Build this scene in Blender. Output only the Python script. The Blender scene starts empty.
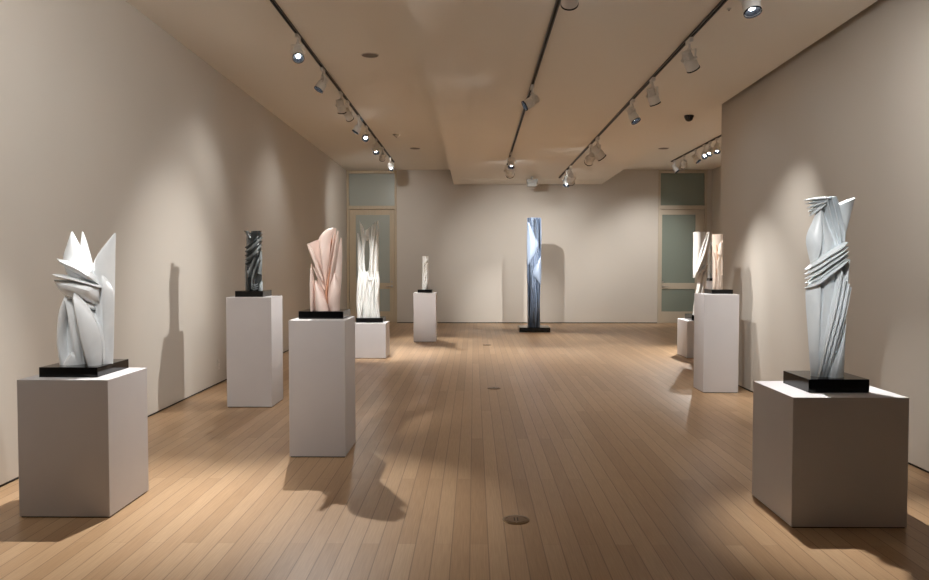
import bpy, bmesh, math, random
from mathutils import Vector, Matrix
random.seed(4)
C = bpy.context.scene.collection
SC = bpy.context.scene

# ------------------------------------------------------------------ camera numbers (a 36 mm sensor, eye height 1.45 m)
F = 760.0; EYE = 1.45
PITCH = math.atan(25.3 / F); YAW = math.atan(9.5 / F)
FW = Vector((-math.sin(YAW) * math.cos(PITCH), math.cos(YAW) * math.cos(PITCH), -math.sin(PITCH)))
RT = Vector((math.cos(YAW), math.sin(YAW), 0)); UP = RT.cross(FW)
CAM = Vector((0, 0, EYE))
def at(px, py, Y):
    """the point at distance Y into the room that lies along a line of sight (used for measuring)"""
    r = FW * F + RT * (px - 464.5) + UP * (290 - py)
    return CAM + r * (Y / r.y)
def on_level(px, py, z):
    r = FW * F + RT * (px - 464.5) + UP * (290 - py)
    return CAM + r * ((z - EYE) / r.z)

# ------------------------------------------------------------------ materials
def mat(name, col, rough=.6, metal=0., spec=.5, noise=None, bump=None, coat=0., sss=0.):
    m = bpy.data.materials.new(name); m.use_nodes = True
    nt = m.node_tree; b = nt.nodes['Principled BSDF']
    b.inputs['Base Color'].default_value = (*col, 1); b.inputs['Roughness'].default_value = rough
    b.inputs['Metallic'].default_value = metal; b.inputs['Specular IOR Level'].default_value = spec
    b.inputs['Coat Weight'].default_value = coat
    if sss:
        b.inputs['Subsurface Weight'].default_value = sss; b.inputs['Subsurface Radius'].default_value = (.02, .015, .01)
    tc = nt.nodes.new('ShaderNodeTexCoord')
    if noise:
        sc_, stretch, c2, lo, hi = noise
        mp = nt.nodes.new('ShaderNodeMapping'); mp.inputs['Scale'].default_value = stretch
        n = nt.nodes.new('ShaderNodeTexNoise'); n.inputs['Scale'].default_value = sc_; n.inputs['Detail'].default_value = 6
        n.inputs['Distortion'].default_value = .6
        r = nt.nodes.new('ShaderNodeValToRGB'); r.color_ramp.elements[0].position = lo; r.color_ramp.elements[1].position = hi
        r.color_ramp.elements[0].color = (*col, 1); r.color_ramp.elements[1].color = (*c2, 1)
        nt.links.new(tc.outputs['Object'], mp.inputs['Vector']); nt.links.new(mp.outputs['Vector'], n.inputs['Vector'])
        nt.links.new(n.outputs['Fac'], r.inputs['Fac']); nt.links.new(r.outputs['Color'], b.inputs['Base Color'])
    if bump:
        n = nt.nodes.new('ShaderNodeTexNoise'); n.inputs['Scale'].default_value = bump[0]; n.inputs['Detail'].default_value = 4
        bp = nt.nodes.new('ShaderNodeBump'); bp.inputs['Strength'].default_value = bump[1]; bp.inputs['Distance'].default_value = .01
        nt.links.new(tc.outputs['Object'], n.inputs['Vector']); nt.links.new(n.outputs['Fac'], bp.inputs['Height'])
        nt.links.new(bp.outputs['Normal'], b.inputs['Normal'])
    return m
def emit(name, col, s):
    m = bpy.data.materials.new(name); m.use_nodes = True; b = m.node_tree.nodes['Principled BSDF']
    b.inputs['Base Color'].default_value = (.8, .8, .8, 1)
    b.inputs['Emission Color'].default_value = (*col, 1); b.inputs['Emission Strength'].default_value = s
    return m

M_wall = mat('cream_wall_paint', (.555, .515, .46), .75, spec=.25, noise=(1.2, (1, 1, 1), (.545, .505, .45), .3, .7), bump=(9, .04))
M_ceil = mat('cream_ceiling_paint', (.80, .765, .70), .85, spec=.2)
M_ped = mat('white_pedestal_paint', (.60, .582, .59), .5, spec=.35, noise=(3, (1, 1, 1), (.58, .56, .57), .3, .7))
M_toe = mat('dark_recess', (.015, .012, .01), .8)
M_base = mat('polished_black_granite', (.003, .003, .0035), .13, spec=.3)
M_white = mat('white_marble', (.80, .82, .83), .35, spec=.4, noise=(7, (1, 1, .5), (.68, .71, .73), .45, .75), sss=.0)
M_cool = mat('cool_white_marble', (.70, .75, .78), .38, spec=.4, noise=(9, (1, 1, .4), (.58, .64, .68), .45, .75))
M_flame = mat('bright_white_marble', (.83, .84, .82), .4, noise=(8, (1, 1, .3), (.72, .74, .73), .5, .8))
M_pink = mat('pink_marble', (.74, .60, .54), .35, spec=.4, noise=(6, (1, 1, .5), (.66, .48, .41), .45, .8))
M_dark = mat('dark_grey_green_marble', (.02, .025, .027), .2, spec=.8, noise=(14, (1.3, 1.3, .6), (.08, .095, .10), .5, .8))
M_dark2 = mat('veined_marble_painted_highlight', (.16, .18, .185), .25, spec=.8, noise=(12, (1.3, 1.3, .6), (.42, .47, .49), .45, .7))  # lighter veined copy of the dark marble, paints highlights onto alternate folds
M_blue = mat('blue_grey_streaked_marble', (.21, .27, .38), .3, spec=.5, noise=(16, (1.5, 1.5, .1), (.05, .07, .11), .45, .7))
M_blue2 = mat('pale_blue_marble', (.34, .42, .55), .3, spec=.5, noise=(9, (1.5, 1.5, .2), (.25, .32, .44), .4, .8))
M_peach = mat('cream_peach_marble', (.78, .66, .56), .4, noise=(6, (1, 1, .5), (.68, .46, .33), .5, .8))
M_ivory = mat('ivory_marble', (.72, .70, .66), .42, noise=(7, (1, 1, .4), (.55, .52, .48), .45, .8))
M_track = mat('black_track_metal', (.012, .012, .014), .35, spec=.5)
M_fix = mat('white_fixture_enamel', (.72, .70, .67), .4, spec=.4)
M_fin = mat('grey_fixture_metal', (.25, .24, .22), .35, metal=.6)
M_baf = mat('black_baffle', (.004, .004, .005), .9, spec=.05)
M_lens = emit('lit_lamp_lens', (.85, .95, 1.0), 40)
M_brass = mat('aged_brass', (.20, .125, .06), .32, metal=.85, bump=(60, .05))
M_dbr = mat('dark_brass_groove', (.04, .025, .015), .5, metal=.5)
M_frame = mat('pale_wood_door_frame', (.48, .39, .27), .5, noise=(4, (8, 8, .6), (.43, .345, .235), .3, .7))
M_rframe = mat('cream_door_frame', (.48, .42, .33), .5)
M_glass = mat('frosted_green_glass', (.20, .235, .20), .25, spec=.5)
M_glass2 = mat('frosted_grey_glass', (.33, .35, .31), .25, spec=.5)
M_steel = mat('brushed_steel', (.4, .38, .35), .3, metal=1)
M_dome = mat('smoked_dome', (.012, .010, .012), .12, spec=.7)
M_grille = mat('grey_speaker_grille', (.18, .16, .14), .6)
M_plate = mat('white_switch_plate', (.62, .58, .52), .4)
M_bezel = mat('white_plastic_bezel', (.55, .52, .48), .5)

def floor_mat():
    m = bpy.data.materials.new('oak_strip_floor'); m.use_nodes = True; nt = m.node_tree; N = nt.nodes; L = nt.links
    b = N['Principled BSDF']; tc = N.new('ShaderNodeTexCoord')
    mp = N.new('ShaderNodeMapping'); mp.inputs['Rotation'].default_value = (0, 0, math.pi / 2); mp.inputs['Location'].default_value = (.3, .02, 0)
    L.new(tc.outputs['Object'], mp.inputs['Vector'])
    br = N.new('ShaderNodeTexBrick'); br.offset = .5; br.offset_frequency = 2
    for k, v in (('Scale', 1), ('Mortar Size', .0011), ('Mortar Smooth', .3), ('Bias', 0), ('Brick Width', 2.4), ('Row Height', .094)): br.inputs[k].default_value = v
    br.inputs['Color1'].default_value = (0, 0, 0, 1); br.inputs['Color2'].default_value = (1, 1, 1, 1); br.inputs['Mortar'].default_value = (.5, .5, .5, 1)
    L.new(mp.outputs['Vector'], br.inputs['Vector'])
    ramp = N.new('ShaderNodeValToRGB'); e = ramp.color_ramp.elements
    e[0].color = (.41, .262, .145, 1); e[1].color = (.51, .345, .205, 1)
    a = ramp.color_ramp.elements.new(.5); a.color = (.46, .30, .172, 1)
    L.new(br.outputs['Color'], ramp.inputs['Fac'])
    g = N.new('ShaderNodeTexNoise'); g.inputs['Scale'].default_value = 5; g.inputs['Detail'].default_value = 8
    mp2 = N.new('ShaderNodeMapping'); mp2.inputs['Scale'].default_value = (28, .9, 1); L.new(tc.outputs['Object'], mp2.inputs['Vector']); L.new(mp2.outputs['Vector'], g.inputs['Vector'])
    gr = N.new('ShaderNodeValToRGB'); gr.color_ramp.elements[0].position = .3; gr.color_ramp.elements[1].position = .7
    gr.color_ramp.elements[0].color = (.88, .86, .84, 1); gr.color_ramp.elements[1].color = (1.06, 1.06, 1.06, 1)
    L.new(g.outputs['Fac'], gr.inputs['Fac'])
    mx = N.new('ShaderNodeMix'); mx.data_type = 'RGBA'; mx.blend_type = 'MULTIPLY'; mx.inputs['Factor'].default_value = 1
    L.new(ramp.outputs['Color'], mx.inputs[6]); L.new(gr.outputs['Color'], mx.inputs[7])
    mx2 = N.new('ShaderNodeMix'); mx2.data_type = 'RGBA'; mx2.inputs[7].default_value = (.17, .10, .055, 1)
    sx = N.new('ShaderNodeSeparateXYZ'); L.new(mp.outputs['Vector'], sx.inputs[0])
    def mth(op, a, b):
        q = N.new('ShaderNodeMath'); q.operation = op
        for k, v in enumerate((a, b)):
            if v is None: continue
            if isinstance(v, (int, float)): q.inputs[k].default_value = v
            else: L.new(v, q.inputs[k])
        return q.outputs[0]
    fr = mth('FRACT', mth('DIVIDE', sx.outputs['Y'], .094), None)
    edge = mth('MINIMUM', fr, mth('SUBTRACT', 1.0, fr))
    line = mth('LESS_THAN', edge, .026)
    fac = mth('MAXIMUM', mth('MULTIPLY', line, .7), mth('MULTIPLY', br.outputs['Fac'], .5))
    L.new(fac, mx2.inputs[0]); L.new(mx.outputs[2], mx2.inputs[6]); L.new(mx2.outputs[2], b.inputs['Base Color'])
    bp = N.new('ShaderNodeBump'); bp.inputs['Strength'].default_value = .35; bp.inputs['Distance'].default_value = .002; bp.invert = True
    L.new(br.outputs['Fac'], bp.inputs['Height']); L.new(bp.outputs['Normal'], b.inputs['Normal'])
    b.inputs['Roughness'].default_value = .34; b.inputs['Specular IOR Level'].default_value = .27
    return m
M_floor = floor_mat()

# ------------------------------------------------------------------ mesh helpers
def box(bm, a, b):
    x0, y0, z0 = a; x1, y1, z1 = b
    v = [bm.verts.new(p) for p in ((x0,y0,z0),(x1,y0,z0),(x1,y1,z0),(x0,y1,z0),(x0,y0,z1),(x1,y0,z1),(x1,y1,z1),(x0,y1,z1))]
    for f in ((3,2,1,0),(4,5,6,7),(0,1,5,4),(1,2,6,5),(2,3,7,6),(3,0,4,7)): bm.faces.new([v[i] for i in f])
def prism(bm, pts, z0, z1):
    lo = [bm.verts.new((x, y, z0)) for x, y in pts]; hi = [bm.verts.new((x, y, z1)) for x, y in pts]; n = len(pts)
    bm.faces.new(lo[::-1]); bm.faces.new(hi)
    for i in range(n): bm.faces.new([lo[i], lo[(i+1) % n], hi[(i+1) % n], hi[i]])
def lathe(bm, prof, n=24, M=None, ring=False):
    """prof: (radius, z) from one end to the other, closed at both ends"""
    rings = []
    for r, z in prof:
        rg = [Vector((r*math.cos(2*math.pi*i/n), r*math.sin(2*math.pi*i/n), z)) for i in range(n)]
        if M is not None: rg = [M @ p for p in rg]
        rings.append([bm.verts.new(p) for p in rg])
    for a, b in zip(rings, rings[1:]):
        for i in range(n): bm.faces.new([a[i], a[(i+1) % n], b[(i+1) % n], b[i]])
    if ring:
        for i in range(n): bm.faces.new([rings[-1][i], rings[-1][(i+1) % n], rings[0][(i+1) % n], rings[0][i]])
    else: bm.faces.new(rings[0][::-1]); bm.faces.new(rings[-1])
def tube(bm, pts, r, n=8):
    rings = []
    for k, p in enumerate(pts):
        p = Vector(p); d = (Vector(pts[min(k+1, len(pts)-1)]) - Vector(pts[max(k-1, 0)])).normalized()
        a = d.orthogonal().normalized(); b = d.cross(a)
        if k and rings: # keep the frame from twisting
            a = (pa - d * pa.dot(d)).normalized(); b = d.cross(a)
        pa = a
        rings.append([bm.verts.new(p + a*r*math.cos(2*math.pi*i/n) + b*r*math.sin(2*math.pi*i/n)) for i in range(n)])
    for A, B in zip(rings, rings[1:]):
        for i in range(n): bm.faces.new([A[i], A[(i+1) % n], B[(i+1) % n], B[i]])
    bm.faces.new(rings[0][::-1]); bm.faces.new(rings[-1])
def obj(name, bm, m, parent=None, loc=None, bevel=0, smooth=None):
    if bevel: bmesh.ops.bevel(bm, geom=bm.edges[:], offset=bevel, segments=2, profile=.6, affect='EDGES')
    bmesh.ops.recalc_face_normals(bm, faces=bm.faces[:])
    me = bpy.data.meshes.new(name); bm.to_mesh(me); bm.free()
    o = bpy.data.objects.new(name, me); C.objects.link(o)
    for mm in (m if isinstance(m, (list, tuple)) else [m]): me.materials.append(mm)
    if smooth is not None:
        me.polygons.foreach_set('use_smooth', [True] * len(me.polygons)); me.set_sharp_from_angle(angle=math.radians(smooth))
    if parent: o.parent = parent
    if loc: o.location = loc
    return o
def thing(name, label, cat, loc=(0, 0, 0), group=None):
    o = bpy.data.objects.new(name, None); C.objects.link(o); o.location = loc; o.empty_display_size = .1
    o['label'] = label; o['category'] = cat
    if group: o['group'] = group
    return o
def tag(o, label, cat, group=None):
    o['label'] = label; o['category'] = cat
    if group: o['group'] = group
    return o
def struct(name, bm, m, **k):
    o = obj(name, bm, m, **k); o['kind'] = 'structure'; return o
def nb(): return bmesh.new()

# ------------------------------------------------------------------ the room
YB = 18.85; HC = 3.79; HS = 3.43; YF = -9.0; XR = 3.15; XA = 5.86; YE = 9.78
SX0 = -.50; SX1 = lambda y: 2.975 + y * .0088
wl = lambda y: -3.045 - (y / 18.85) * .115          # left wall face
bm = nb(); box(bm, (-3.6, YF - .3, -.12), (XA + .3, YB + .4, 0)); struct('floor', bm, M_floor)
bm = nb(); box(bm, (-3.6, YF - .3, HC), (XA + .3, YB + .4, HC + .15)); struct('ceiling', bm, M_ceil)
bm = nb()
SE = YB - 1.10
for ya, yb, zz in ((YF, SE, HS), (SE, SE + .02, HS + .02), (SE + .02, YB, HS)): prism(bm, [(SX0, ya), (SX1(ya), ya), (SX1(yb), yb), (SX0, yb)], zz, HC)
struct('trim_1', bm, M_ceil)                          # the dropped ceiling panel
G = .02
bm = nb(); prism(bm, [(wl(YF), YF), (wl(YB), YB), (-3.5, YB), (-3.5, YF)], G, HC); struct('wall_left', bm, M_wall)
bm = nb(); prism(bm, [(wl(YF) - .012, YF), (wl(YB) - .012, YB), (-3.5, YB), (-3.5, YF)], 0, G); struct('baseboard_left', bm, M_toe)
bm = nb(); box(bm, (XR, YF, G), (XR + .22, YE, HC)); struct('wall_right', bm, M_wall)
bm = nb(); box(bm, (XR + .012, YF, 0), (XR + .208, YE - .012, G)); struct('baseboard_right', bm, M_toe)
bm = nb(); box(bm, (XA, YE - 3, G), (XA + .2, YB, HC)); box(bm, (XR + .22, YE - 3.2, G), (XA + .2, YE - 3, HC)); struct('wall_alcove', bm, M_wall)
bm = nb(); box(bm, (XA + .012, YE - 3, 0), (XA + .2, YB, G)); box(bm, (XR + .22, YE - 3.2, 0), (XA + .2, YE - 3.012, G)); struct('baseboard_alcove', bm, M_toe)
bm = nb(); box(bm, (-3.6, YF - .2, 0), (XR + .3, YF, HC)); struct('wall_front', bm, M_wall)

# back wall with its two full-height doorways
dl0, dl1 = wl(YB) + .005, at(396.8, 200, YB).x
dr0, dr1 = at(658.3, 200, YB).x, at(707, 200, YB).x
bm = nb(); box(bm, (dl1, YB, G), (dr0, YB + .25, HC)); box(bm, (dr1, YB, G), (XA + .2, YB + .25, HC)); box(bm, (-3.6, YB, G), (dl0, YB + .25, HC))
box(bm, (dl0, YB + .16, 0), (dl1, YB + .25, HC)); box(bm, (dr0, YB + .16, 0), (dr1, YB + .25, HC)); struct('wall_back', bm, M_wall)
bm = nb(); box(bm, (dl1, YB + .012, 0), (dr0, YB + .2, G)); box(bm, (dr1, YB + .012, 0), (XA, YB + .2, G)); struct('baseboard_back', bm, M_toe)

def door(n, x0, x1, frame, glass, hside, glx):
    H = HC - .012
    z = lambda py: at(500, py, YB).z
    bm = nb(); j = .055
    for a, b in (((x0, YB - .02, 0), (x0 + j, YB + .15, H)), ((x1 - j, YB - .02, 0), (x1, YB + .15, H)), ((x0 + j, YB - .02, H - .07), (x1 - j, YB + .15, H)),
                 ((x0 + j, YB - .02, z(209.3)), (x1 - j, YB + .15, z(205.6)))): box(bm, a, b)
    fr = struct('door_%d' % n, bm, frame, bevel=.004)
    bm = nb(); box(bm, (x0 + j, YB + .06, z(205.6)), (x1 - j, YB + .075, H - .07)); obj('transom_glass', bm, glass, fr)
    lx0, lx1 = x0 + j + .006, x1 - j - .006; g0, g1 = glx
    zt, zb = z(209.3) - .008, .01
    bm = nb()
    rows = [(z(283.0), z(214.8)), (z(311.5), z(289.0))]
    ys = (YB + .02, YB + .065)
    def bar(xa, xb, za, zc): box(bm, (xa, ys[0], za), (xb, ys[1], zc))
    bar(lx0, g0, zb, zt); bar(g1, lx1, zb, zt); bar(g0, g1, rows[0][1], zt); bar(g0, g1, rows[1][1], rows[0][0]); bar(g0, g1, zb, rows[1][0])
    lf = obj('door_leaf', bm, frame, fr, bevel=.003)
    for za, zc in rows:
        b2 = nb(); box(b2, (g0, YB + .036, za), (g1, YB + .048, zc)); obj('pane', b2, glass, lf)
    hx = lx1 - .07 if hside > 0 else lx0 + .07; hz = z(286.3)
    b2 = nb(); box(b2, (hx - .02, YB + .005, hz - .03), (hx + .02, YB + .02, hz + .03))
    lathe(b2, [(.011, 0), (.011, .05)], 12, Matrix.Translation((hx, YB + .01, hz)) @ Matrix.Rotation(math.pi/2, 4, 'X'))
    tube(b2, [(hx, YB - .04, hz), (hx - hside*.06, YB - .042, hz + .002), (hx - hside*.13, YB - .04, hz - .004)], .010)
    lathe(b2, [(.02, 0), (.02, .012)], 14, Matrix.Translation((hx, YB + .018, hz + .11)) @ Matrix.Rotation(math.pi/2, 4, 'X'))
    h = obj('door_handle', b2, M_steel, lf, smooth=40)
    return fr
door(1, dl0, dl1, M_frame, M_glass2, 1, (at(355.6, 200, YB).x, at(389.5, 200, YB).x))
door(2, dr0, dr1, M_rframe, M_glass, -1, (at(662.6, 200, YB).x, at(696, 200, YB).x))

# ------------------------------------------------------------------ pedestals
def pedestal(label, x0, x1, y0, y1, h):
    t = thing('pedestal', label, 'pedestal', ((x0+x1)/2, (y0+y1)/2, 0), 'white sculpture pedestals')
    a, b = (x1-x0)/2, (y1-y0)/2
    bm = nb(); box(bm, (-a, -b, .007), (a, b, h)); obj('body', bm, M_ped, t, bevel=.0025)
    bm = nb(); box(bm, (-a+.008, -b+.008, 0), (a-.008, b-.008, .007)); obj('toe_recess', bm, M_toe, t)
    return t
PED = [
 ('low white pedestal under the jagged white sculpture by the left wall', -2.606, -2.084, 4.28, 4.80, .794),
 ('tall white pedestal under the dark stone sculpture', -2.509, -2.05, 7.65, 8.10, 1.119),
 ('grey-white pedestal under the pink marble sculpture', -1.388, -.965, 5.66, 6.14, 1.033),
 ('low bright white pedestal under the white sculpture with flame-like tips, before the left door', -1.88, -1.36, 11.69, 12.21, .543),
 ('slim white pedestal under the smallest carved column by the back wall', -1.135, -.713, 14.21, 14.63, .92),
 ('tall white pedestal by the right wall under the cream peach column', 2.592, 2.986, 8.585, 8.97, 1.116),
 ('low white pedestal half hidden beside the tall one, before the right door', 3.298, 3.87, 11.77, 12.34, .58),
 ('low wide white pedestal under the draped white sculpture at right front', 1.747, 2.379, 4.16, 4.755, .724),
 ('pedestal almost hidden behind the ivory and cream sculptures', 4.10, 4.52, 13.4, 13.82, 1.165),
]
for p in PED: pedestal(*p)

# ------------------------------------------------------------------ sculpture building
def cat(P, t):
    """Catmull-Rom through the control points"""
    n = len(P) - 1
    if n == 1: return P[0].lerp(P[1], t)
    s = min(t * n, n - 1e-6); i = int(s); f = s - i
    p0 = P[i-1] if i > 0 else P[0] * 2 - P[1]
    p1, p2 = P[i], P[i+1]
    p3 = P[i+2] if i + 2 <= n else P[n] * 2 - P[n-1]
    return .5 * ((2*p1) + (p2-p0)*f + (2*p0-5*p1+4*p2-p3)*f*f + (-p0+3*p1-3*p2+p3)*f*f*f)
class Carving:
    """blades are solids between two edge curves, bulging to the front and to the back"""
    def __init__(s, ox, oy, sc, Y, zbase, cx, wrap=None):
        s.ox, s.oy, s.sc, s.Y, s.zb = ox, oy, sc, Y, zbase
        s.bm = nb(); s.x0 = at(cx, 300, Y).x; s.wrap = wrap; s.mi = 0
    def pt(s, u, v, y=0):
        z0 = at(s.ox + u/s.sc, s.oy + v/s.sc, s.Y).z - s.zb
        p = at(s.ox + u/s.sc, s.oy + v/s.sc, s.Y + y)
        q = Vector((p.x - s.x0, 0, -.002 if z0 < .012 else p.z - s.zb))
        return q
    def blade(s, L, R, tf=.04, tb=.04, y=0, n=26, m=7, pw=.75, pk=.5, wrap=None, back=False, mi=None, cap=.25):
        wr = s.wrap if wrap is None else wrap
        ye = y - (wr[1]*.8 if wr else 0)
        def full(p):
            e = p[2] if len(p) > 2 else 0
            q = s.pt(p[0], p[1], ye + e); q.y = e; return q
        Lp = [full(p) for p in L]; Rp = [full(p) for p in R]
        mi = s.mi if mi is None else mi
        rows = []; wmax = 1e-6; st = []
        for i in range(n + 1):
            t = i / n; a, b = cat(Lp, t), cat(Rp, t); st.append((a, b)); wmax = max(wmax, (b-a).length)
        for a, b in st:
            w = (b-a).length; k = (w / wmax) ** .7
            def pos(q, side):
                c = a.lerp(b, q)
                e = q / pk * .5 if q < pk else .5 + (q-pk) / (1-pk) * .5
                sh = max(math.sin(math.pi * e), 0) ** pw
                yy = c.y + y
                if wr:
                    A, B = wr; yy -= B * math.sqrt(max(0, 1 - (c.x / A) ** 2))
                yy += (-tf if side == 0 else tb) * sh * k
                return Vector((c.x, yy, c.z))
            front = [pos(j/m, 0) for j in range(m + 1)]
            bk = [pos(j/m, 1) for j in range(m - 1, 0, -1)]
            rows.append(front + bk)
        for rep in ((0, 1) if back else (0,)):
            V = [[s.bm.verts.new((-p.x, -p.y, p.z) if rep else p) for p in r] for r in rows]
            K = len(V[0])
            for A_, B_ in zip(V, V[1:]):
                for j in range(K):
                    f = s.bm.faces.new([A_[j], A_[(j+1) % K], B_[(j+1) % K], B_[j]]); f.material_index = mi
            for r in (V[0], V[-1]):
                f = s.bm.faces.new(r); f.material_index = mi
    def ridge(s, P, hw, t=.02, **k):
        """a fold: a blade of even half width hw (crop units) following a path; hw may be a list"""
        n = len(P); L = []; R = []
        for i, p in enumerate(P):
            a = P[max(i-1, 0)]; b = P[min(i+1, n-1)]
            dx, dy = b[0]-a[0], b[1]-a[1]; l = math.hypot(dx, dy) or 1
            h = hw[i] if isinstance(hw, (list, tuple)) else hw
            L.append((p[0] - dy/l*h, p[1] + dx/l*h)); R.append((p[0] + dy/l*h, p[1] - dx/l*h))
        s.blade(L, R, tf=t, tb=t, n=22, m=5, **k)
def sculpture(label, carve, mats, plate, zped, group=None, name='marble_sculpture', plate_depth=None):
    """plate: crop-free (x0, x1, ybottom, ytop) of the front face in the photo; carve.Y is the middle of the plate"""
    Y = carve.Y; t = thing(name, label, 'sculpture', (carve.x0, Y, zped), group)
    x0, x1, hd, h = plate
    bm = nb(); box(bm, (x0 - carve.x0, -hd, 0), (x1 - carve.x0, hd, h)); obj('base_plate', bm, M_base, t, bevel=.003)
    o = obj('carving', carve.bm, mats, t, loc=(0, 0, h), smooth=42)
    return t
def plate_from(px0, px1, pyb, pyt, zped, hd):
    a = on_level(px0, pyb, zped); b = on_level(px1, pyb, zped); top = at(px0, pyt, a.y)
    return a.y + hd, (a.x, b.x, hd, top.z - zped)

# ---- jagged white sculpture (left front)
Y, pl = plate_from(39, 98, 377.3, 367.3, .794, .20)
c = Carving(40, 220, 3.62, Y, .794 + pl[3], 84)
c.blade([(85,520),(88,420),(104,300),(120,200)], [(235,520),(235,420),(232,300),(215,200)], .09, .12, y=.05, pw=.6)          # core
c.blade([(206,520),(205,420),(200,330),(200,230),(200,150),(270,49)], [(265,512),(268,420),(270,310),(272,200),(273,120),(273,47)], .07, .09, y=.03, pk=.35, pw=.8)
c.blade([(232,522),(229,420),(229,330),(226,250),(222,195)], [(264,520),(266,420),(268,330),(262,250),(224,190)], .03, .05, y=-.02, pw=.6, pk=.2)
c.blade([(120,240),(92,180),(84,135),(98,90),(114,42)], [(228,250),(215,200),(170,150),(142,90),(117,42)], .08, .10, y=.02, pw=.65)
c.blade([(150,200),(148,140),(147,95),(153,42)], [(200,220),(188,160),(172,95),(155,42)], .05, .06, y=.10)
c.blade([(64,139,.03),(100,148),(150,166),(195,200),(228,238,.05)], [(64,142,.03),(92,172),(140,198),(190,222),(230,246,.06)], .06, .05, y=-.05, pk=.25)
c.blade([(52,195),(90,198),(140,210),(190,225),(225,240)], [(52,197),(90,212),(140,224),(190,236),(225,246)], .10, .05, y=-.03, pk=.3)
c.blade([(54,215,.03),(100,217),(150,223),(195,233),(230,243,.06)], [(54,219,.03),(80,262),(125,284),(185,303,.02),(234,322,.08)], .08, .08, y=-.05, pk=.3, pw=.7)
c.blade([(110,268),(145,276),(190,298),(232,318,.05)], [(120,285),(155,312),(195,326),(234,326,.05)], .05, .05, y=-.02)
# lower leaves
c.blade([(72,522),(64,460),(62,400),(70,330),(90,276)], [(118,524),(92,470),(86,400),(92,330),(93,276)], .05, .10, y=-.06, pk=.6)
c.blade([(74,524),(92,505),(106,488),(114,478,.02)], [(158,520),(152,500),(140,486),(126,478,.02)], .06, .06, y=-.06)
c.blade([(140,520),(122,430),(108,350),(96,290),(90,278)], [(160,520),(150,430),(128,340),(112,300),(92,276)], .05, .07, y=-.05, pk=.35)
c.blade([(84,520),(86,400),(94,320)], [(150,520),(140,420),(120,330)], .01, .05, y=.03)
c.blade([(176,524),(150,440),(134,360),(124,300),(123,263)], [(222,520),(220,430),(203,370),(170,310),(126,262)], .06, .09, y=-.10, pk=.3, pw=.7)
c.blade([(226,518),(224,440),(205,370),(185,330)], [(247,512),(246,440),(232,380),(190,326)], .05, .07, y=-.02)
c.blade([(160,520),(148,440),(130,350),(118,290)], [(185,520),(172,440),(150,350),(122,285)], .05, .06, y=-.01)
sculpture('white marble sculpture of pointed wing-like blades, nearest on the left', c, M_white, pl, .794)

# ---- draped white sculpture (right front)
Y, pl = plate_from(808.5, 869, 392.8, 379.3, .724, .178)
c = Carving(800, 190, 5.8, Y, .724 + pl[3], 828)
c.wrap = (.155, .07)
c.blade([(78,1088),(66,900),(58,700),(56,560),(76,440),(55,300),(100,190),(112,75)], [(246,1088),(252,880),(256,650),(262,450),(245,320),(215,200),(192,70)], .05, .07, wrap=(9, 0), pw=.5, n=40)
c.blade([(226,340),(222,250),(206,160),(204,95)], [(252,330),(266,235),(292,135),(314,44)], .05, .07, y=.0, wrap=(9, 0), pw=.6, pk=.75)
for k in range(5):
    c.ridge([(160-5*k, 50+8*k), (105-3*k, 52+16*k), (27+8*k, 58+23*k)], [8, 11, 2.5], .045, y=-.03 + .01*(k % 2), wrap=(9, 0))
for k in range(6):
    c.ridge([(118+14*k, 46-6*(k % 2)), (140+16*k, 140), (165+15*k, 235), (200+9*k, 325)], [10, 10, 9, 5], .05, y=-.02 if k % 2 else .0, wrap=(9, 0))
c.blade([(66,450),(34,290),(70,185),(114,85)], [(84,445),(112,340),(118,200),(119,86)], .05, .06, y=-.045, pk=.88, wrap=(9, 0))
c.blade([(72,450),(104,350),(114,210),(117,85)], [(150,400),(200,325),(162,215),(122,86)], .05, .06, y=-.04, pk=.12, wrap=(9, 0))
for k in range(5):
    c.ridge([(262+5*k-k*k, 305+25*k), (215, 338+26*k), (150, 378+28*k), (95, 420+30*k), (48-2*(k % 2), 462+27*k)], [5, 12, 13, 12, 3], .055, y=-.015 if k != 3 else .0)
c.blade([(66,1085),(54,850),(44,620),(52,560)], [(98,1085),(104,850),(114,620),(112,520)], .035, .06, y=.0, pk=.85)
c.blade([(92,1088),(100,850),(112,620),(112,520)], [(100,1088),(150,850),(190,640),(206,470)], .03, .06, y=.0, pk=.08)
for k in range(7):
    a = 214+11*k; b = 92+8*k
    c.ridge([(a, 455+18*k), (a*.72+b*.28, 640+14*k), (a*.36+b*.64, 850+10*k), (b, 1080)], [7, 9, 7, 5], .045, y=-.012*(k % 2))
c.blade([(150,1088),(190,985),(236,880),(256,790)], [(249,1088),(255,990),(258,890),(262,775)], .04, .06, y=-.02, pk=.3)
c.blade([(225,760),(238,600),(264,410)], [(260,780),(272,600),(290,398)], .03, .06, y=.01)
c.blade([(180,900),(215,760),(240,640)], [(200,960),(250,800),(262,600)], .03, .05, y=.0)
# draped folds on the far side too
for k in range(7): c.ridge([(84+20*k, 1080), (84+20*k, 760), (100+15*k, 430), (124+10*k, 120)], [10, 12, 10, 6], .02, y=.06, wrap=(9, 0))
sculpture('tall white marble sculpture with draped folds bound at the waist, nearest on the right', c, M_cool, pl, .724)

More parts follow.
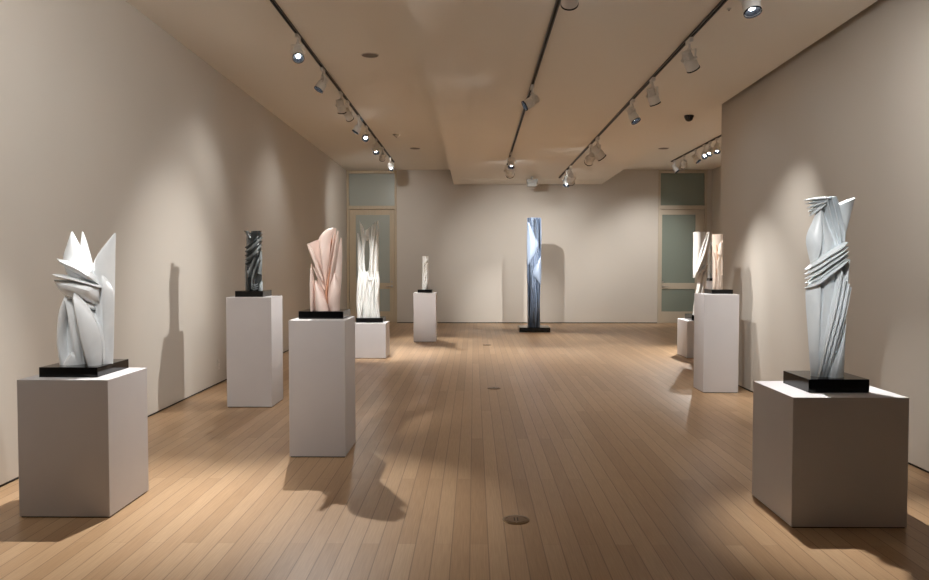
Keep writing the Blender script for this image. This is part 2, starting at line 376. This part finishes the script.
# ---- pink sculpture
Y, pl = plate_from(298.5, 343.5, 319, 311.3, 1.033, .17)
c = Carving(295, 220, 5.27, Y, 1.033 + pl[3], 325)
c.blade([(95,476),(100,400),(120,300),(135,180)], [(228,476),(225,400),(205,300),(190,180)], .03, .06, y=.06, pw=.6)
c.blade([(80,476),(77,400),(78,300),(86,228)], [(106,476),(106,400),(103,310),(89,226)], .05, .06, y=-.03)
c.blade([(140,320),(105,240),(78,175),(63,128)], [(152,318),(125,240),(100,170),(72,122)], .035, .03, y=-.05)
c.blade([(160,400),(120,290),(92,200),(72,124)], [(172,395),(150,290),(134,190),(124,103)], .01, .05, y=.03, pk=.7)
c.blade([(160,350),(145,260),(130,150),(126,98),(160,55),(195,41)], [(166,350),(170,280),(182,200),(188,120),(200,75),(216,42)], .05, .08, y=-.02, pw=.6, pk=.3)
c.blade([(168,345),(178,240),(200,110),(208,44)], [(174,345),(190,240),(212,120),(217,44)], .05, .05, y=.01)
c.blade([(162,300),(170,200),(182,130),(192,94)], [(178,290),(192,200),(198,130),(197,92)], .01, .04, y=.02, mi=1)
c.blade([(172,410),(182,310),(205,160),(224,58)], [(182,410),(198,310),(224,170),(231,62)], .05, .06, y=-.02)
c.blade([(192,400),(200,300),(222,170),(241,94)], [(238,400),(246,300),(249,180),(248,96)], .05, .08, y=.02, pk=.3)
c.blade([(108,476),(104,420),(103,360),(108,318)], [(184,476),(165,430),(138,375),(110,318)], .06, .07, y=-.06, pw=.6)
c.blade([(150,370),(130,330),(112,290),(96,250)], [(165,365),(148,330),(128,290),(100,248)], .03, .04, y=-.03)
c.blade([(184,476),(174,430),(178,370),(205,280)], [(236,474),(238,420),(240,360),(212,282)], .06, .08, y=-.05, pw=.65)
c.blade([(168,440),(158,390),(166,330),(186,250)], [(184,440),(178,390),(186,330),(190,250)], .04, .05, y=-.01, mi=1)
sculpture('pink marble sculpture of upright leaning blades', c, [M_pink, mat('deep_pink_marble', (.62, .34, .22), .4)], pl, 1.033)

# ---- dark sculpture
Y, pl = plate_from(235, 263, 297, 291, 1.119, .17)
c = Carving(220, 220, 6.44, Y, 1.119 + pl[3], 254, wrap=(.115, .06))
c.blade([(162,456),(160,330),(168,210),(170,90)], [(272,456),(268,330),(266,210),(268,78)], .06, .07, wrap=(9, 0), pw=.5)
c.blade([(172,150),(180,110),(200,72)], [(210,110),(240,90),(271,70)], .05, .1, wrap=(9, 0), y=.02)
c.blade([(180,118),(168,95),(153,70)], [(205,110),(198,92),(184,68)], .03, .05, y=-.05, wrap=(9, 0))
for k in range(5):
    c.ridge([(267-k, 86+24*k), (236, 124+26*k), (202, 158+26*k), (166, 178+26*k)], [6, 12, 13, 7], .045, mi=k % 2)
for k in range(4):
    c.ridge([(246+5*k, 195+22*k), (222+8*k, 260+18*k), (194+11*k, 335+14*k), (176+15*k, 425+8*k)], [7, 11, 11, 5], .042, mi=(k+1) % 2)
c.blade([(162,452),(162,360),(172,300)], [(204,452),(200,380),(192,300)], .04, .06, y=.0)
c.blade([(240,340),(248,280),(254,200)], [(266,350),(268,280),(268,200)], .035, .05, mi=1)
c.blade([(205,452),(215,400),(235,350)], [(240,452),(255,400),(262,340)], .02, .05)
for k in range(3): c.ridge([(205, 408+16*k), (225, 420+14*k), (247, 410+15*k)], [4, 8, 4], .04, mi=1)
c.blade([(246,454),(250,420),(262,392)], [(274,454),(274,420),(270,390)], .03, .05, mi=1)
for k in range(4): c.ridge([(185+18*k, 450), (187+17*k, 300), (190+16*k, 110)], 10, .02, y=.06, wrap=(9, 0))
sculpture('dark grey stone sculpture with twisted folds', c, [M_dark, M_dark2], pl, 1.119)

# ---- flame sculpture
Y, pl = plate_from(356, 383, 322.7, 318, .543, .2)
c = Carving(350, 215, 5.05, Y, .543 + pl[3], 369, wrap=(.32, .10))
c.blade([(44,525),(43,400),(43,330),(43,285)], [(146,525),(144,400),(142,330),(140,285)], .12, .14, y=.02, wrap=(9, 0), pw=.45)
def fl(P, hw, t=.06, y=0): c.ridge(P, hw, t, y=y)
c.blade([(42,330),(38,240),(38,150),(36,92)], [(66,330),(62,250),(60,170),(42,92)], .05, .16, y=.03)
c.blade([(66,330),(62,240),(60,140),(47,28)], [(88,330),(77,262),(75,180),(82,112)], .05, .16, y=.02)
c.blade([(86,330),(97,262),(99,170),(90,84)], [(112,330),(112,260),(112,160),(100,62)], .05, .16, y=.03)
c.blade([(100,330),(104,250),(104,150),(108,60)], [(124,330),(126,250),(126,150),(126,42)], .05, .16, y=.0)
c.blade([(116,330),(120,250),(124,150),(140,28)], [(142,330),(144,250),(145,150),(144,30)], .05, .16, y=.03)
c.blade([(84,130),(76,108),(80,78)], [(90,130),(102,108),(114,54)], .04, .14, y=.04)
fl([(112,300),(116,200),(122,120),(130,36)], [4, 6, 5, 2], .03, y=-.03)
fl([(98,290),(108,200),(110,120),(116,48)], [3, 5, 5, 2], .03, y=-.03)
for k in range(9):
    a = 46+12*k
    fl([(a+random.uniform(-4, 4), 524), (a+random.uniform(-7, 7), 430), (a+random.uniform(-6, 6), 340), (46+12*k, 285)], [7, 8, 8, 3], .03)
fl([(52,520),(72,420),(88,330),(92,280)], [6, 9, 8, 3], .05); fl([(132,300),(118,350),(104,420),(98,520)], [4, 8, 7, 5], .04)
for k in range(8): c.ridge([(50+13*k, 520), (50+13*k, 380), (50+12*k, 300)], 8, .04, y=.2)
sculpture('white marble sculpture with a slit and flame-like tips, standing before the left door', c, M_flame, pl, .543)

# ---- smallest column
Y, pl = plate_from(417.6, 432, 292.7, 289.6, .92, .13)
c = Carving(410, 250, 11.6, Y, .92 + pl[3], 425.3, wrap=(.07, .05))
c.blade([(140,462),(141,330),(143,200),(143,72)], [(216,462),(216,330),(215,200),(214,72)], .05, .09, wrap=(9, 0), pw=.5)
for k in range(9): c.ridge([(208, 110+38*k), (190, 135+38*k), (165, 170+38*k), (150, 215+min(38*k, 230))], [6, 12, 11, 5], .035, back=True)
c.ridge([(160,450),(165,350),(185,260),(180,200)], [6, 9, 9, 4], .03); c.ridge([(204,300),(200,370),(190,450)], [5, 8, 6], .03)
sculpture('smallest white carved column, on the slim pedestal by the back wall', c, M_flame, pl, .92)

# ---- totem on the floor
Y, pl = plate_from(519.3, 550.3, 332.3, 327.6, 0, .31)
c = Carving(500, 200, 4.14, Y, pl[3], 534.2, wrap=(.19, .10))
c.blade([(114,530),(113,400),(112,250),(112,74)], [(166,530),(166,400),(168,250),(170,74)], .12, .19, wrap=(9, 0), pw=.45, n=40)
for k in range(9):
    a = 117+6*k
    c.ridge([(a+random.uniform(-2, 2), 528), (a+random.uniform(-5, 5), 400), (a+random.uniform(-5, 5), 250), (a-random.uniform(-2, 2), 76)], [2.2, 3.0, 3.0, 2.2], .07, mi=k % 2)
for P_ in ([(122,270),(124,400),(119,526)], [(152,360),(156,440),(152,526)], [(144,80),(146,170),(158,230)], [(136,270),(130,340),(140,430)], [(158,80),(160,140),(162,200)], [(143,440),(138,480),(142,526)]): c.ridge(P_, [1.5, 2.6, 1.5], .085, mi=2)
c.ridge([(140,340),(150,420),(146,526)], [2, 5, 4], .06, mi=1); c.ridge([(132,526),(126,420),(134,280)], [4, 5, 2], .06)
c.ridge([(168,76),(169,160),(166,260)], [2.5, 3.5, 2], .05, mi=1)  # pale ridge paints the highlight along the upper edge
c.blade([(114,268),(112,200),(112,140),(114,92)], [(119,266),(156,192),(140,140),(120,92)], .05, .04, y=-.06, mi=1, pk=.4)
c.blade([(167,352),(136,306),(152,262),(168,232)], [(169,350),(171,320),(171,270),(170,230)], .05, .04, y=-.06, mi=1, pk=.5)
for k in range(9): c.ridge([(118+5.5*k, 526), (118+5.5*k, 300), (118+5.5*k, 78)], 3, .05, y=.28, mi=k % 2)
sculpture('tall blue-grey marble column standing on the floor at the centre of the room', c, [M_blue, M_blue2, mat('black_streak_marble', (.018, .022, .03), .3)], pl, 0)

# ---- cream peach column on the tall right pedestal
Y, pl = plate_from(711.8, 733, 294, 289.6, 1.116, .15)
c = Carving(685, 220, 5.27, Y, 1.116 + pl[3], 717.3, wrap=(.075, .05))
c.blade([(146,362),(146,260),(145,150),(143,76)], [(198,362),(199,260),(200,150),(201,74)], .06, .10, wrap=(9, 0), pw=.5)
c.ridge([(196,110),(182,180),(170,250),(185,350)], [5, 9, 9, 5], .03); c.ridge([(176,150),(190,210),(194,290)], [4, 7, 4], .03)
c.ridge([(150,170),(156,250),(154,355)], [4, 7, 5], .03); c.ridge([(165,130),(172,210),(160,300)], [3, 7, 4], .02, mi=1)
c.blade([(170,180),(176,140),(186,115)], [(196,190),(197,150),(190,118)], .03, .03, y=-.02)
c.ridge([(180,250),(172,300),(176,356)], [3, 7, 4], .03)
for k in range(4): c.ridge([(152+13*k, 355), (156+12*k, 220), (152+13*k, 90)], 7, .03, y=.15)
sculpture('cream and peach marble column on the tall pedestal by the right wall', c, [M_peach, mat('peach_marble', (.62, .38, .24), .4)], pl, 1.116)

# ---- ivory sculpture behind it
c = Carving(685, 220, 5.27, 12.06, .58 + .085, 703.5)
px = at(687, 320, 12.06)
c.blade([(42,520),(52,420),(70,330),(84,240)], [(70,520),(92,420),(108,330),(118,240)], .08, .14, y=.02, pw=.55)
c.blade([(44,306),(44,220),(46,130),(44,64)], [(56,300),(82,240),(100,150),(107,64)], .10, .16, y=.0, pw=.5)
c.blade([(60,360),(66,300),(80,220),(96,120)], [(104,380),(112,300),(116,220),(122,120)], .04, .12, y=.04)
c.ridge([(127,64),(112,130),(90,200),(62,270),(48,300)], [3, 11, 12, 11, 5], .07, y=-.08)
c.ridge([(120,66),(98,120),(78,190),(62,250)], [3, 8, 8, 4], .06, y=-.06)
c.ridge([(114,236),(104,300),(84,390),(60,515)], [4, 12, 11, 6], .06, y=-.06)
c.ridge([(92,262),(76,340),(60,430),(50,515)], [5, 9, 9, 5], .06, y=-.05)
c.ridge([(116,238),(98,262),(80,276)], [3, 9, 4], .05, y=-.09)
c.blade([(107,110),(106,85),(114,66)], [(122,150),(126,110),(129,64)], .03, .06, y=-.02)
sculpture('ivory marble sculpture with a diagonal sash, between the cream column and the right door', c, M_ivory, (px.x + .02, px.x + .45, .2, .085), .58)

# ---- grey sculpture glimpsed behind
c = Carving(685, 220, 5.27, 13.6, 1.165 + .05, 714)
c.blade([(120,305),(118,250),(122,180),(134,120)], [(178,305),(178,250),(172,180),(150,116)], .08, .1, pw=.6)
c.ridge([(128,300),(126,230),(138,130)], [6, 9, 3], .04, y=-.06); c.ridge([(160,300),(160,230),(148,130)], [6, 9, 3], .05, y=-.06)
a = on_level(707.5, 281, 1.165); 
sculpture('small pale grey sculpture glimpsed between the ivory and the cream sculptures', c, M_cool, (4.17, 4.45, .12, .05), 1.165)

# ------------------------------------------------------------------ ceiling tracks and spotlights
XL = lambda y: -1.752 - .004*y
XM = lambda y: .613 + .0028*y
XRR = lambda y: 1.832 + .0058*y
XAL = lambda y: 4.46
def track(label, xf, zc, y0, y1):
    t = thing('lighting_track', label, 'lighting track', (xf((y0+y1)/2), (y0+y1)/2, zc - .001), 'ceiling lighting tracks'); t.rotation_euler = (0, 0, -math.atan2(xf(y1)-xf(y0), y1-y0))
    h = (y1-y0)/2
    bm = nb()
    box(bm, (-.016, -h, -.02), (-.010, h, 0)); box(bm, (.010, -h, -.02), (.016, h, 0)); box(bm, (-.010, -h, -.006), (.010, h, 0))
    obj('channel', bm, M_track, t)
    for s in (-1, 1):
        bm = nb(); box(bm, (-.017, s*h-.012, -.021), (.017, s*h+.012, 0)); obj('end_cap', bm, M_track, t)
    bm = nb(); box(bm, (-.009, -h+.012, -.012), (.009, h-.012, -.0065)); obj('conductor', bm, M_toe, t)
track('black ceiling track along the left side of the room', XL, HC, 1.5, 17.3)
track('black ceiling track down the middle of the dropped ceiling', XM, HS, 1.5, 15.0)
track('black ceiling track on the right of the dropped ceiling', XRR, HS, 1.5, 17.3)
track('black ceiling track in the alcove before the right door', XAL, HC, 8.0, 17.3)

def head_meshes():
    bm = nb(); box(bm, (-.017, -.075, -.05), (.017, .075, -.006)); bmesh.ops.bevel(bm, geom=bm.edges[:], offset=.004, segments=2, affect='EDGES')
    A = obj('track_adapter', bm, M_fix, bevel=0, smooth=40)
    bm = nb(); lathe(bm, [(.013, -.05), (.013, -.085), (.022, -.09), (.022, -.108), (.012, -.112)], 14); B = obj('swivel_stem', bm, M_fix, smooth=40)
    bm = nb(); w = .072
    box(bm, (-w, -.013, -.118), (w, .013, -.112)); box(bm, (-w, -.013, -.215), (-w+.005, .013, -.112)); box(bm, (w-.005, -.013, -.215), (w, .013, -.112))
    for s in (-1, 1): lathe(bm, [(.014, 0), (.014, .012)], 12, Matrix.Translation((s*w, 0, -.195)) @ Matrix.Rotation(s*math.pi/2, 4, 'Y'))
    Y_ = obj('yoke', bm, M_fix, smooth=40)
    # housing: local -Z is the beam; pivot at origin
    bm = nb(); prof = [(.022, .085), (.040, .082), (.046, .07)]
    for k in range(5): z = .062 - k*.012; prof += [(.046, z), (.039, z-.003), (.039, z-.006), (.046, z-.009)]
    prof += [(.056, -.005), (.062, -.012), (.062, -.100), (.056, -.100), (.052, -.070), (.03, -.060)]
    lathe(bm, prof, 28); Hs = obj('lamp_housing', bm, M_fix, smooth=35)
    bm = nb()
    for i in range(12):
        a = 2*math.pi*i/12
        M = Matrix.Rotation(a, 4, 'Z')
        vs = [M @ Vector(p) for p in ((.030, -.007, -.069), (.053, -.012, -.101), (.053, .012, -.101), (.030, .007, -.069))]
        vs2 = [v + Vector((0, 0, .003)) for v in vs]
        q = [bm.verts.new(v) for v in vs + vs2]
        for f in ((0,1,2,3),(7,6,5,4),(0,4,5,1),(1,5,6,2),(2,6,7,3),(3,7,4,0)): bm.faces.new([q[i_] for i_ in f])
    lathe(bm, [(.056, -.1005), (.024, -.0705), (.026, -.068), (.057, -.098)], 28, ring=True)
    lathe(bm, [(.0615, -.1005), (.0645, -.1005), (.0645, -.112), (.0600, -.112)], 28, ring=True)
    Bf = obj('baffle_ring', bm, M_baf)
    bm = nb(); lathe(bm, [(.024, -.069), (.024, -.071), (.019, -.077), (.008, -.081)], 24); Ln = obj('lens', bm, M_lens, smooth=60)
    return A, B, Y_, Hs, Bf, Ln
PROTO = head_meshes()
first = [True]
def spot(label, x, y, zc, target, watts, deg=32, blend=.6, scale=1.0, col=(1, .975, .945)):
    zc -= .014
    t = thing('track_spotlight', label, 'spotlight', (x, y, zc), 'track spotlights'); scale *= .92; t.scale = (scale,)*3
    piv = Vector((x, y, zc - .195*scale)); d = (Vector(target) - piv).normalized()
    pan = math.atan2(d.x, -d.y) if True else 0
    tilt = math.acos(max(-1, min(1, -d.z)))
    A, B, Y_, Hs, Bf, Ln = [p if first[0] else p.copy() for p in PROTO]
    if not first[0]:
        for o in (A, B, Y_, Hs, Bf, Ln): C.objects.link(o)
    first[0] = False
    for o in (A, B, Y_, Hs): o.parent = t
    Y_.rotation_euler = (0, 0, pan); Hs.location = (0, 0, -.195); Hs.rotation_euler = (-tilt, 0, pan)
    for o in (Bf, Ln): o.parent = Hs
    ld = bpy.data.lights.new('lamp', 'SPOT'); ld.energy = watts; ld.spot_size = math.radians(deg); ld.spot_blend = 1.0
    ld.shadow_soft_size = .022; ld.color = col
    lo = bpy.data.objects.new('lamp', ld); C.objects.link(lo); lo.parent = Hs; lo.location = (0, 0, -.115)
    return t

W = .6
SP = [
 # left track
 ('large spotlight at the near end of the left track, glaring towards the camera', XL, 7.75, HC, (-1.22, 5.75, 1.3), 190, 30),
 ('small spotlight turned to the left wall, second on the left track', XL, 9.05, HC, (-3.05, 8.4, 1.4), 16, 90),
 ('spotlight facing away, third on the left track', XL, 10.3, HC, (-1.6, 11.9, .6), 165, 34),
 ('spotlight facing away, just behind the third on the left track', XL, 10.85, HC, (-.92, 14.3, 1.0), 150, 24),
 ('spotlight turned to the left wall midway along the left track', XL, 11.9, HC, (-3.1, 11.6, 1.4), 10, 100),
 ('spotlight with a dark ringed lens facing the camera on the left track', XL, 12.8, HC, (-2.3, 7.7, .8), 75, 28),
 ('spotlight glaring past the dark ringed one on the left track', XL, 14.1, HC, (-1.6, 12.3, 0), 110, 50),
 ('small spotlight turned to the left wall near the far end of the left track', XL, 15.1, HC, (-2.6, 18.8, 1.6), 45, 90),
 ('spotlight glaring at the far end of the left track', XL, 16.6, HC, (-1.0, 14.5, .9), 170, 44),
 # middle track
 ('large spotlight at the top edge of the picture on the middle track', XM, 5.05, HS, (1.2, 10.5, 0), 30, 60),
 ('spotlight with its lens turned left, halfway along the middle track', XM, 8.4, HS, (-2.4, 7.9, 1.45), 120, 44),
 ('spotlight glaring towards the camera at the far end of the middle track', XM, 13.35, HS, (.5, 12.0, .0), 70, 70),
 ('spotlight facing the back wall at the far end of the middle track', XM, 14.0, HS, (1.2, 18.8, 1.5), 150, 56, 1.4),
 # right track
 ('glaring spotlight at the top right corner of the picture', XRR, 5.22, HS, (2.08, 4.40, 1.0), 130, 36),
 ('nearest whole spotlight on the right track, lens turned to the right wall', XRR, 6.7, HS, (3.15, 7.75, 1.3), 42, 52),
 ('spotlight facing down and away, between two others nearest on the right track', XRR, 8.1, HS, (2.75, 8.75, 1.3), 42, 40),
 ('spotlight with a ringed lens, third from the near end of the right track', XRR, 9.15, HS, (2.85, 8.3, 1.2), 66, 44),
 ('upper of two adjoining spotlights facing away, midway along the right track', XRR, 11.8, HS, (3.6, 12.4, 1.2), 150, 44, 1.25),
 ('lower of two adjoining spotlights facing away, midway along the right track', XRR, 12.5, HS, (1.3, 16.4, 1.4), 230, 26, 1.25),
 ('left one of the clustered spotlights at the far end of the right track', XRR, 15.2, HS, (2.4, 18.8, 1.2), 40, 76, 1.4),
 ('spotlight with its lens facing the camera in the far cluster of the right track', XRR, 15.9, HS, (1.6, 14.5, 0), 70, 70, 1.2),
 # alcove
 ('farthest spotlight on the alcove track, lens turned right', XAL, 17.05, HC, (5.8, 16.5, 1.8), 60, 80),
 ('second farthest spotlight on the alcove track, hanging down', XAL, 16.3, HC, (4.2, 18.8, 1.4), 70, 70),
 ('middle spotlight of the alcove track, lens turned right', XAL, 15.45, HC, (5.8, 14.5, 1.6), 60, 80),
 ('leftmost of three lit spotlights bunched in the alcove', XAL, 14.85, HC, (3.75, 12.1, 1.1), 170, 40),
 ('middle of three lit spotlights bunched in the alcove', XAL, 14.5, HC, (2.6, 12.0, 0), 150, 56),
 ('rightmost of three lit spotlights bunched in the alcove', XAL, 14.1, HC, (4.2, 12.2, .2), 110, 60),
 # nearer than the picture's top edge
 ('spotlight on the left track above the picture, over the jagged sculpture', XL, 5.6, HC, (-2.25, 4.5, .6), 170, 48),
 ('spotlight on the left track above the picture, aimed at the pink sculpture', XL, 4.2, HC, (-1.2, 5.9, 1.48), 48, 20),
 ('added fill spotlight on the left track overhead aimed at the jagged sculpture', XL, 2.4, HC, (-2.32, 4.55, 1.3), 32, 20),  # unseen front fill, added to brighten the blades' near side
 ('added fill spotlight on the left track overhead, beyond the picture, washing the left wall', XL, 3.0, HC, (-3.05, 6.0, 1.8), 36, 100),  # unseen wide head added to lift the left wall
 ('added fill spotlight on the middle track above the camera washing the left wall', XM, 4.3, HS, (-3.05, 6.2, 1.9), 45, 100),  # extra unseen wash, put in as ambient fill for the left wall
 ('added fill spotlight on the right track above the camera washing the right wall', XRR, 4.0, HS, (3.15, 6.4, 1.5), 36, 100),  # unseen wash added as ambient fill for the right wall
 ('added fill spotlight on the middle track overhead aimed at the draped sculpture', XM, 2.2, HS, (2.06, 4.36, 1.42), 90, 19),  # unseen narrow front light, added so the folds don't stay dark
 ('added fill spotlight on the middle track above the camera facing down the room', XM, 3.0, HS, (.2, 7.5, 0), 8, 90),  # weak unseen fill added for the general brightness of the room
]
for a in SP:
    spot(a[0], a[1](a[2]), a[2], a[3], a[4], a[5] * W, a[6], scale=a[7] if len(a) > 7 else 1.0)

# ------------------------------------------------------------------ small fixtures
def disc(name, label, catg, p, r, m, m2, group):
    t = thing(name, label, catg, p, group)
    bm = nb(); lathe(bm, [(r, 0), (r, -.004), (r*.93, -.008), (r*.90, -.004)], 32); obj('bezel', bm, M_bezel, t, smooth=40)
    bm = nb(); lathe(bm, [(r*.9, -.004), (r*.9, -.0055), (r*.5, -.007)], 32); obj('grille', bm, m, t, smooth=40)
    return t
q = on_level(370, 55, HC); disc('ceiling_speaker', 'round flush ceiling speaker near the first left track spotlights', 'ceiling speaker', (q.x, q.y, HC), .098, M_grille, None, 'ceiling speakers')
q = on_level(415, 148.3, HC); disc('ceiling_speaker', 'round flush ceiling speaker near the far left door', 'ceiling speaker', (q.x, q.y, HC), .11, M_grille, None, 'ceiling speakers')
q = on_level(663.5, 148.3, HC); disc('ceiling_speaker', 'round flush ceiling speaker to the left of the alcove track', 'ceiling speaker', (q.x, q.y, HC), .11, M_grille, None, 'ceiling speakers')
def dome(label, px, py, z, r):
    q = on_level(px, py, z); t = thing('dome_camera', label, 'security camera', (q.x, q.y, z), 'dome cameras')
    bm = nb(); lathe(bm, [(r*1.15, 0), (r*1.15, -.02), (r*1.05, -.03)], 28); obj('mount_ring', bm, M_bezel if z == HC and r < .05 else M_dome, t, smooth=40)
    bm = nb(); lathe(bm, [(r*math.cos(a*math.pi/20), -.028 - r*.95*math.sin(a*math.pi/20)) for a in range(0, 10)], 28); obj('dome', bm, M_dome, t, smooth=60)
dome('dark dome camera on the ceiling left of the wall end', 689, 115.5, HS, .055)
dome('dark dome camera by the top of the right door', 646, 170.5, HC, .085)
q = on_level(396.5, 134.5, HC); t = thing('smoke_detector', 'small ceiling detector beyond the left track spotlights', 'detector', (q.x, q.y, HC))
bm = nb(); lathe(bm, [(.06, 0), (.06, -.015), (.05, -.022), (.03, -.04), (.015, -.045)], 24); obj('cover', bm, M_bezel, t, smooth=40)
bm = nb(); lathe(bm, [(.012, -.045), (.010, -.053)], 10); obj('sensor_tip', bm, M_dome, t)
q = on_level(729, 8.5, HS); t = thing('ceiling_sensor', 'tiny round sensor in the ceiling beside the corner spotlight', 'sensor', (q.x, q.y, HS))
bm = nb(); lathe(bm, [(.018, 0), (.016, -.008), (.010, -.010)], 14); obj('rim', bm, M_bezel, t, smooth=40)
bm = nb(); lathe(bm, [(.008, -.010), (.006, -.018)], 10); obj('tip', bm, M_fin, t)

# projector box on the ceiling by the back wall
q = at(532, 181, 17.2); t = thing('ceiling_floodlight', 'small boxy fixture hanging from the ceiling above the blue-grey column', 'ceiling fixture', (q.x, 17.2, HS))
bm = nb(); lathe(bm, [(.02, 0), (.02, -.07)], 12); obj('stem', bm, M_fix, t)
bm = nb(); box(bm, (-.115, -.1, -.145), (.115, .1, -.065)); obj('housing', bm, M_fin, t, bevel=.006)
bm = nb(); box(bm, (-.1, -.11, -.225), (.1, .09, -.146)); obj('shade', bm, M_fin, t, bevel=.005)

# floor boxes
for px, py, lab in ((516, 520, 'nearest round brass floor outlet'), (494, 388.3, 'middle round brass floor outlet in the row of three'), (487, 345, 'farthest round brass floor outlet')):
    q = on_level(px, py, 0); t = thing('floor_outlet', lab, 'floor outlet', (q.x, q.y, 0), 'floor outlets')
    r = .078
    bm = nb(); lathe(bm, [(r, 0), (r, .003), (r*.96, .005), (r*.78, .005), (r*.76, .003)], 40); obj('flange', bm, M_brass, t, smooth=40)
    for s in (-1, 1):
        bm = nb(); ring = [(s*(.002 + 0*i), 0) for i in range(1)]
        pts = [(s*.003 + s*(r*.70-.003)*math.cos(a*math.pi/24 - math.pi/2) , r*.70*math.sin(a*math.pi/24 - math.pi/2)) for a in range(0, 25)]
        if s < 0: pts = pts[::-1]
        prism(bm, pts, .003, .0055); obj('lid', bm, M_brass, t)
    bm = nb(); box(bm, (-.012, -.028, .0056), (-.006, .028, .0062)); box(bm, (.006, -.028, .0056), (.012, .028, .0062)); obj('finger_slot', bm, M_dbr, t)

# wall outlet on the left wall
q = at(216.3, 367, 9.15); xw = wl(9.15)
t = thing('wall_outlet', 'white outlet plate low on the left wall', 'wall outlet', (xw, 9.15, .24))
bm = nb(); box(bm, (0, -.037, -.06), (.006, .037, .06)); obj('cover_plate', bm, M_plate, t, bevel=.002)
for z in (-.026, .026):
    bm = nb(); box(bm, (.005, -.017, z-.014), (.008, .017, z+.014)); s_ = obj('socket', bm, M_plate, t, bevel=.001)
    b2 = nb(); box(b2, (.0081, -.008, z-.005), (.0085, -.005, z+.005)); box(b2, (.0081, .005, z-.005), (.0085, .008, z+.005)); obj('slot', b2, M_toe, s_)

# ------------------------------------------------------------------ world, camera, view
w = bpy.data.worlds.new('World'); SC.world = w; w.use_nodes = True
w.node_tree.nodes['Background'].inputs['Color'].default_value = (.9, .85, .8, 1); w.node_tree.nodes['Background'].inputs['Strength'].default_value = .0
cd = bpy.data.cameras.new('camera'); cd.sensor_width = 36; cd.lens = 36 * F / 929; cd.clip_end = 100
co = bpy.data.objects.new('camera', cd); C.objects.link(co); SC.camera = co
co.matrix_world = Matrix(((RT.x, UP.x, -FW.x, 0), (RT.y, UP.y, -FW.y, 0), (RT.z, UP.z, -FW.z, EYE), (0, 0, 0, 1)))
SC.view_settings.view_transform = 'Standard'; SC.view_settings.look = 'None'; SC.view_settings.exposure = 2.7; SC.view_settings.gamma = 1; SC.view_settings.use_curve_mapping = False
SC.cycles.max_bounces = 10; SC.cycles.diffuse_bounces = 7
SC.cycles.use_denoising = True; SC.cycles.sample_clamp_indirect = 4
